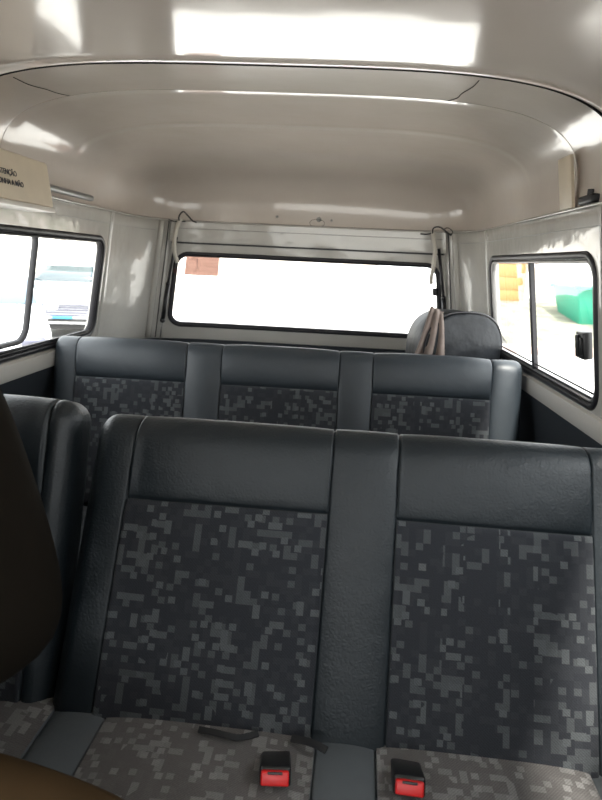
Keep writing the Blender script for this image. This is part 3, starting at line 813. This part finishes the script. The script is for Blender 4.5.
E_ = [('pel', 'waist'), ('waist', 'chest'), ('chest', 'neck'), ('neck', 'nk2'), ('nk2', 'head'), ('head', 'crown'), ('neck', 'shR'), ('shR', 'elR'), ('elR', 'wrR'), ('neck', 'shL'), ('shL', 'elL'), ('elL', 'wrL'),
      ('pel', 'hipR'), ('hipR', 'knR'), ('knR', 'anR'), ('anR', 'toR'), ('pel', 'hipL'), ('hipL', 'knL'), ('knL', 'anL'), ('anL', 'toL')]
rad = dict(pel=.12, waist=.11, chest=.125, neck=.05, nk2=.044, head=(.078, .086), crown=(.062, .070), shR=.05, elR=.036, wrR=.024, shL=.05, elL=.036, wrL=.024,
           hipR=.075, knR=.052, anR=.034, toR=.03, hipL=.075, knL=.052, anL=.034, toL=.03)
verts = [J[n] for n in names]; edges = [(idx[a], idx[b]) for a, b in E_]; rads = [rad[n] for n in names]
def add_hand(wr, dirv, upv, sidev):
    base = Vector(wr); d = Vector(dirv).normalized(); u = Vector(upv).normalized(); s_ = Vector(sidev).normalized()
    wi = [i for i, v in enumerate(verts) if tuple(v) == tuple(wr)][0]
    pi_ = len(verts); verts.append(tuple(base+d*.045)); rads.append((.030, .018)); edges.append((wi, pi_))
    for k, (off, L_) in enumerate(((-.030, .062), (-.010, .072), (.010, .070), (.028, .055))):
        a = base+d*.085+s_*off; prev = pi_
        for t, dz in ((0, 0), (.45, .004), (.8, -.008), (1, -.020)):
            verts.append(tuple(a+d*L_*t+u*dz)); rads.append(.0095-.002*t); edges.append((prev, len(verts)-1)); prev = len(verts)-1
    a = base+d*.03+s_*-.035; prev = pi_
    for v in (a, a+d*.03+s_*-.018, a+d*.055+s_*-.02-u*.006):
        verts.append(tuple(v)); rads.append(.010); edges.append((prev, len(verts)-1)); prev = len(verts)-1
add_hand(J['wrR'], (.93, .10, -.22), (.22, 0, .97), (-.1, 1, 0))
add_hand(J['wrL'], (-.3, -.9, -.2), (0, -.2, .95), (-1, .2, 0))
bodym = skinned('body', verts, edges, rads, M['skin'], pr)
def garment(name, ns, es, rr, m):
    ix = {n: i for i, n in enumerate(ns)}
    return skinned(name, [JJ[n] for n in ns], [(ix[a], ix[b]) for a, b in es], [rr[n] for n in ns], m, pr)
JJ = dict(J)
def mixp(a, b, t): return tuple(Vector(a)*(1-t)+Vector(b)*t)
JJ['cufR'] = mixp(J['elR'], J['wrR'], .9); JJ['cufL'] = mixp(J['elL'], J['wrL'], .9)
JJ['colR'] = mixp(J['neck'], J['shR'], .5); JJ['ches2'] = (-.53, .82, 1.02); JJ['hem'] = (-.53, .725, .545)
JJ['upR'] = mixp(J['shR'], J['elR'], .5); JJ['upL'] = mixp(J['shL'], J['elL'], .5)
garment('shirt', ['chest', 'waist', 'hem', 'ches2', 'neck', 'shR', 'upR', 'elR', 'cufR', 'shL', 'upL', 'elL', 'cufL'],
        [('chest', 'waist'), ('waist', 'hem'), ('chest', 'ches2'), ('ches2', 'neck'), ('ches2', 'shR'), ('shR', 'upR'), ('upR', 'elR'), ('elR', 'cufR'), ('ches2', 'shL'), ('shL', 'upL'), ('upL', 'elL'), ('elL', 'cufL')],
        dict(chest=(.175, .14), waist=(.16, .14), hem=(.165, .145), ches2=(.15, .12), neck=(.075, .07), shR=.078, upR=.078, elR=.078, cufR=.04, shL=.06, upL=.058, elL=.05, cufL=.035), M['shirt'])
JJ['thR'] = mixp(J['hipR'], J['knR'], .5); JJ['shinR'] = mixp(J['knR'], J['anR'], .85); JJ['thL'] = mixp(J['hipL'], J['knL'], .5); JJ['shinL'] = mixp(J['knL'], J['anL'], .85)
JJ['belt'] = (-.53, .75, .64)
garment('trousers', ['belt', 'pel', 'hipR', 'thR', 'knR', 'shinR', 'hipL', 'thL', 'knL', 'shinL'],
        [('belt', 'pel'), ('pel', 'hipR'), ('hipR', 'thR'), ('thR', 'knR'), ('knR', 'shinR'), ('pel', 'hipL'), ('hipL', 'thL'), ('thL', 'knL'), ('knL', 'shinL')],
        dict(belt=.135, pel=.14, hipR=.10, thR=.098, knR=.088, shinR=.055, hipL=.09, thL=.082, knL=.07, shinL=.055), M['trousers'])
for a, t_ in (('anR', 'toR'), ('anL', 'toL')):
    A_, T_ = Vector(J[a]), Vector(J[t_]); fd = (T_-A_); fd.z = 0; fd.normalize(); bm = bmesh.new()
    tube(bm, [Vector((A_.x, A_.y, .052))-fd*.05, Vector((A_.x, A_.y, .055))-fd*.02, Vector((A_.x, A_.y, .055))+fd*.06, Vector((A_.x, A_.y, .045))+fd*.15, Vector((A_.x, A_.y, .040))+fd*.195], [.035, .052, .050, .042, .028], 16)
    for v in bm.verts: v.co.z = max(v.co.z, .001)
    fix_parent(obj('shoe', bm, M['black']), pr)
bm = bmesh.new(); hd = Vector(J['head'])
bmesh.ops.create_uvsphere(bm, u_segments=24, v_segments=16, radius=1, matrix=Matrix.Translation(hd+Vector((0, .022, .052))) @ Matrix.Diagonal((.082, .090, .070, 1)))
fix_parent(obj('hair', bm, M['hair']), pr)
bm = bmesh.new()
tube(bm, [hd+Vector((0, -.080, .005)), hd+Vector((0, -.098, -.018))], [.008, .013], 8)
fix_parent(obj('nose', bm, M['skin']), pr)
for s in (-1, 1):
    bm = bmesh.new(); bmesh.ops.create_uvsphere(bm, u_segments=10, v_segments=8, radius=1, matrix=Matrix.Translation(hd+Vector((s*.085, 0, -.005))) @ Matrix.Diagonal((.010, .018, .03, 1))); fix_parent(obj('ear', bm, M['skin']), pr)
    bm = bmesh.new(); bmesh.ops.create_uvsphere(bm, u_segments=12, v_segments=8, radius=.011, matrix=Matrix.Translation(hd+Vector((s*.032, -.074, .008)))); fix_parent(obj('eye', bm, M['ink']), pr)
bm = bmesh.new(); tube(bm, [hd+Vector((x, -.083+abs(x)*.3, -.045)) for x in (-.022, -.01, 0, .01, .022)], .004, 6); fix_parent(obj('lips', bm, M['cloth']), pr)

# ------------------------------------------------------------------ outdoors
GZ = -.62
bm = bmesh.new(); grid(bm, [[(x, y, GZ) for y in (-60, 0, 60, 120)] for x in (-80, 0, 80)]); struct(obj('ground', bm, M['ground'], smooth=False))
def bank(name, x0, x1, y0, y1, zt, m, lab):
    bm = bmesh.new(); rows = []
    for i in range(41):
        x = x0+(x1-x0)*i/40; rows.append([(x, y0, GZ-.05)]+[(x, y0+(y1-y0)*t, GZ+.02+(zt-GZ)*(t**.8)+.05*math.sin(x*2.1+t*5)*t) for t in [k/8 for k in range(9)]]+[(x, y1+3, zt), (x, y1+3, GZ-.05)])
    grid(bm, rows); o = obj(name, bm, m); o['kind'] = 'structure'; return o
bank('grass_bank', 4.4, 30, 15.0, 20.5, .28, M['grass'], '')
bm = bmesh.new(); box(bm, 1.5, 30, 14.2, 14.95, GZ-.05, GZ+.14, .03); struct(obj('kerb', bm, M['kerb'], sharp=40))
bm = bmesh.new(); box(bm, -9.3, 1.6, 26, 26.4, GZ, 3.4); 
tag(obj('boundary_wall', bm, M['wallout'], smooth=False), 'sunlit pale wall across the street behind the rear window', 'wall')
def siding(x0, x1, y, z0, z1):
    root = thing('ochre_building', 'yellow-orange boarded building seen through the right side window', 'building', ((x0+x1)/2, y, z0))
    bm = bmesh.new(); n = int((z1-z0)/.42)
    for k in range(n):
        a = z0+(z1-z0)*k/n; b = z0+(z1-z0)*(k+1)/n-.012
        box(bm, x0, x1, y, y+.1, a, b, .006)
    fix_parent(obj('boards', bm, M['yellow'], sharp=40), root)
    bm = bmesh.new(); box(bm, x0, x1, y+.08, y+4, z0-.4, z1); fix_parent(obj('wall', bm, M['yellow'], smooth=False), root)
    bm = bmesh.new(); v = [bm.verts.new(q) for q in ((x0-.3, y-.3, z1), (x1+.3, y-.3, z1), (x1+.3, y+4.3, z1), (x0-.3, y+4.3, z1), (x0-.3, y+2, z1+1.3), (x1+.3, y+2, z1+1.3))]
    for q in ((0, 1, 5, 4), (3, 4, 5, 2), (0, 4, 3), (1, 2, 5), (0, 3, 2, 1)): bm.faces.new([v[i] for i in q])
    fix_parent(obj('roof', bm, M['kerb'], smooth=False), root)
siding(4.9, 6.4, 21.2, .2, 3.2)
bm = bmesh.new(); box(bm, 6.5, 7.3, 20.4, 20.9, -.2, 3.6, .02); tag(obj('gate_pillar', bm, M['wallout'], sharp=40), 'bright pale pillar right of the yellow-orange building', 'pillar')
bm = bmesh.new(); box(bm, 10.5, 24, 24, 28, -.2, 5); tag(obj('pale_house', bm, M['wallout'], smooth=False), 'overexposed pale building behind the green waste container', 'building')
# green wheeled waste container
gc = thing('waste_container', 'green wheeled waste container heaped with white sacks outside right window', 'container', (8.85, 18.3, GZ))
def hexa(bm, b0, b1, z0, z1, bev=.03):
    (ax0, ax1, ay0, ay1), (bx0, bx1, by0, by1) = b0, b1
    v = [bm.verts.new(q) for q in ((ax0, ay0, z0), (ax1, ay0, z0), (ax1, ay1, z0), (ax0, ay1, z0), (bx0, by0, z1), (bx1, by0, z1), (bx1, by1, z1), (bx0, by1, z1))]
    fs = [bm.faces.new([v[i] for i in q]) for q in ((0, 3, 2, 1), (4, 5, 6, 7), (0, 1, 5, 4), (1, 2, 6, 5), (2, 3, 7, 6), (3, 0, 4, 7))]
    bmesh.ops.bevel(bm, geom=list({e for f in fs for e in f.edges}), offset=bev, segments=2, affect='EDGES', profile=.5)
bm = bmesh.new(); hexa(bm, (6.95, 10.4, 17.6, 19.2), (6.65, 10.7, 17.3, 19.4), GZ+.42, GZ+1.55, .06)
fix_parent(obj('bin_body', bm, M['green'], sharp=40), gc)
bm = bmesh.new(); box(bm, 6.58, 10.77, 17.22, 17.34, GZ+1.46, GZ+1.58, .03); box(bm, 6.58, 10.77, 19.34, 19.46, GZ+1.46, GZ+1.58, .03)
for x in (7.5, 8.4, 9.3, 10.1): box(bm, x, x+.08, 17.30, 17.50, GZ+.5, GZ+1.5, .02)
fix_parent(obj('rim', bm, M['green'], sharp=40), gc)
bm = bmesh.new(); rows = []
for i in range(13):
    a = PI*.12+PI*.5*i/12; rows.append([(x, 19.4-1.9*math.sin(a)*.5-.05, GZ+1.5+1.15*math.sin(a)) if False else (x, 19.4-1.2*(1-math.cos(a)), GZ+1.55+.75*math.sin(a)) for x in (7.4, 8.4, 9.4, 10.5)])
grid(bm, rows); o = fix_parent(obj('lid', bm, M['green']), gc); solid(o, .05, 0)
for x in (7.2, 9.9):
    for y in (17.75, 18.95):
        bm = bmesh.new(); bmesh.ops.create_cone(bm, cap_ends=True, segments=24, radius1=.2, radius2=.2, depth=.1, matrix=Matrix.Translation((x, y, GZ+.2)) @ Matrix.Rotation(PI/2, 4, 'Y'))
        box(bm, x-.08, x+.08, y-.1, y+.1, GZ+.25, GZ+.46); fix_parent(obj('wheel', bm, M['tyre'], sharp=40), gc)
for k, (x, y, z, a, b, c) in enumerate(((7.25, 17.85, 1.02, .45, .38, .30), (8.35, 17.95, 1.12, .55, .42, .40), (7.75, 18.75, 1.30, .5, .38, .38), (9.6, 18.1, 1.05, .55, .45, .35))):
    bm = bmesh.new(); bmesh.ops.create_icosphere(bm, subdivisions=4, radius=1)
    for v in bm.verts:
        q = v.co.copy(); kf = 1+.10*math.sin(q.x*5+k)*math.cos(q.z*6)+.06*math.sin(q.y*11+k*2)
        v.co = Vector((x+q.x*a*kf, y+q.y*b*kf, z+q.z*c*kf))
    tag(obj('waste_sack', bm, M['bag']), ('white sack at the left rim of the green waste container', 'largest white sack heaped in the middle of green container', 'white sack at the top of the heap in the green container', 'white sack at the right side of the green container')[k], 'sack', 'sacks on the waste container')
# cars beyond the left window
def car(cx, cy, rz, m, glassm, label, van=False):
    root = thing('parked_car', label, 'car', (cx, cy, GZ)); root.rotation_euler = (0, 0, rz)
    # local: front towards -y
    prof = [(-2.1, .35), (-2.16, .55), (-2.12, .85), (-2.0, .98), (-1.2, 1.10), (-.95, 1.14), (-.35, 1.52), (.1, 1.58), (1.2, 1.55), (1.85, 1.15), (2.1, 1.05), (2.15, .5), (2.05, .33)]
    bm = bmesh.new(); rows = []
    for y, z in prof:
        zz = [.28, .45, .75, 1.0]
        hw = .88 if z < 1.2 else .88-.30*(z-1.1)
        row = []
        for t in [k/12 for k in range(13)]:
            a = -1+2*t; e_ = abs(a)**5
            row.append((a*hw, y+(.16*e_ if y < 0 else -.16*e_), z-.05*e_))
        rows.append(row)
    V = grid(bm, rows)
    for sidx in (0, -1):
        vsd = [r[sidx] for r in V]
        low = [bm.verts.new((v.co.x*1.01, v.co.y, .30)) for v in vsd]
        for k in range(len(vsd)-1): bm.faces.new((vsd[k], vsd[k+1], low[k+1], low[k]))
    obj('car_body', bm, m, root, sharp=35)
    bm = bmesh.new(); rows = []
    for y, z in ((-.90, 1.165), (-.38, 1.51)):
        hw = .80 if z < 1.3 else .70; rows.append([(hw*a, y-.012+.10*abs(a)**4, z+.012) for a in [-1+k/6 for k in range(13)]])
    grid(bm, rows); o = obj('windscreen', bm, glassm, root); solid(o, .01, 0)
    for s in (-1, 1):
        bm = bmesh.new(); grid(bm, [[(s*.865, -.75, 1.12), (s*.79, -.30, 1.44)], [(s*.865, .3, 1.12), (s*.79, .3, 1.47)], [(s*.865, 1.4, 1.12), (s*.79, 1.15, 1.44)]]); o = obj('side_window', bm, glassm, root); solid(o, .012, 0)
        bm = bmesh.new(); brick_ = box(bm, min(s*.55, s*.82), max(s*.55, s*.82), -2.15, -1.98, .76, .90, .04); obj('headlight', bm, M['chrome'], root)
        bm = bmesh.new(); box(bm, min(s*.88, s*1.06), max(s*.88, s*1.06), -.72, -.58, 1.08, 1.22, .04); obj('wing_mirror', bm, m, root)
        for y in (-1.35, 1.35):
            bm = bmesh.new(); bmesh.ops.create_cone(bm, cap_ends=True, segments=28, radius1=.31, radius2=.31, depth=.2, matrix=Matrix.Translation((s*.80, y, .31)) @ Matrix.Rotation(PI/2, 4, 'Y')); obj('wheel', bm, M['tyre'], root, sharp=40)
    bm = bmesh.new()
    for k in range(5): box(bm, -.60+.03*k, .60-.03*k, -2.185, -2.13, .74-.055*k, .768-.055*k, .008)
    obj('grille', bm, M['chrome'], root, sharp=40)
    bm = bmesh.new(); box(bm, -.6, .6, -2.16, -2.10, .40, .46, .01); obj('lower_grille', bm, M['tyre'], root)
    bm = bmesh.new(); box(bm, -.2, .2, -2.205, -2.17, .47, .515, .004); obj('number_plate', bm, M['plate'], root)
    bm = bmesh.new(); box(bm, -.85, .85, -2.0, 2.0, .22, .34, .03); obj('underbody', bm, M['tyre'], root)
car(-6.25, 14.4, R(16), M['carwhite'], M['cardark'], 'white parked car with a barred grille facing the left window')
car(-4.9, 8.0, R(30), M['carwhite'], M['carblue'], 'pale parked car with bluish windscreen at the left edge of left window')
bm = bmesh.new(); tube(bm, [(-9.0, 19.5, GZ), (-9.05, 19.5, .8), (-8.95, 19.5, 2.2), (-9.0, 19.5, 4.2)], [.22, .18, .16, .14], 14)
tk = thing('street_tree', 'slim street tree beyond the parked cars outside the left window', 'tree', (-9.0, 19.5, GZ)); fix_parent(obj('trunk', bm, M['bark']), tk)
bm = bmesh.new(); rnd = random.Random(2)
for k in range(14):
    c = Vector((-9+rnd.uniform(-1, 1), 19.5+rnd.uniform(-1, 1), 4.9+rnd.uniform(-.7, .9)))
    bmesh.ops.create_icosphere(bm, subdivisions=2, radius=rnd.uniform(.5, .85), matrix=Matrix.Translation(c))
for v in bm.verts: v.co += Vector((rnd.uniform(-.08, .08), rnd.uniform(-.08, .08), rnd.uniform(-.08, .08)))
fix_parent(obj('crown', bm, M['leaf']), tk)
bm = bmesh.new(); box(bm, -26, -9.5, 26, 30, GZ, 4.2); tag(obj('pale_house', bm, M['wallout'], smooth=False), 'pale building beyond the cars outside the left window', 'building')
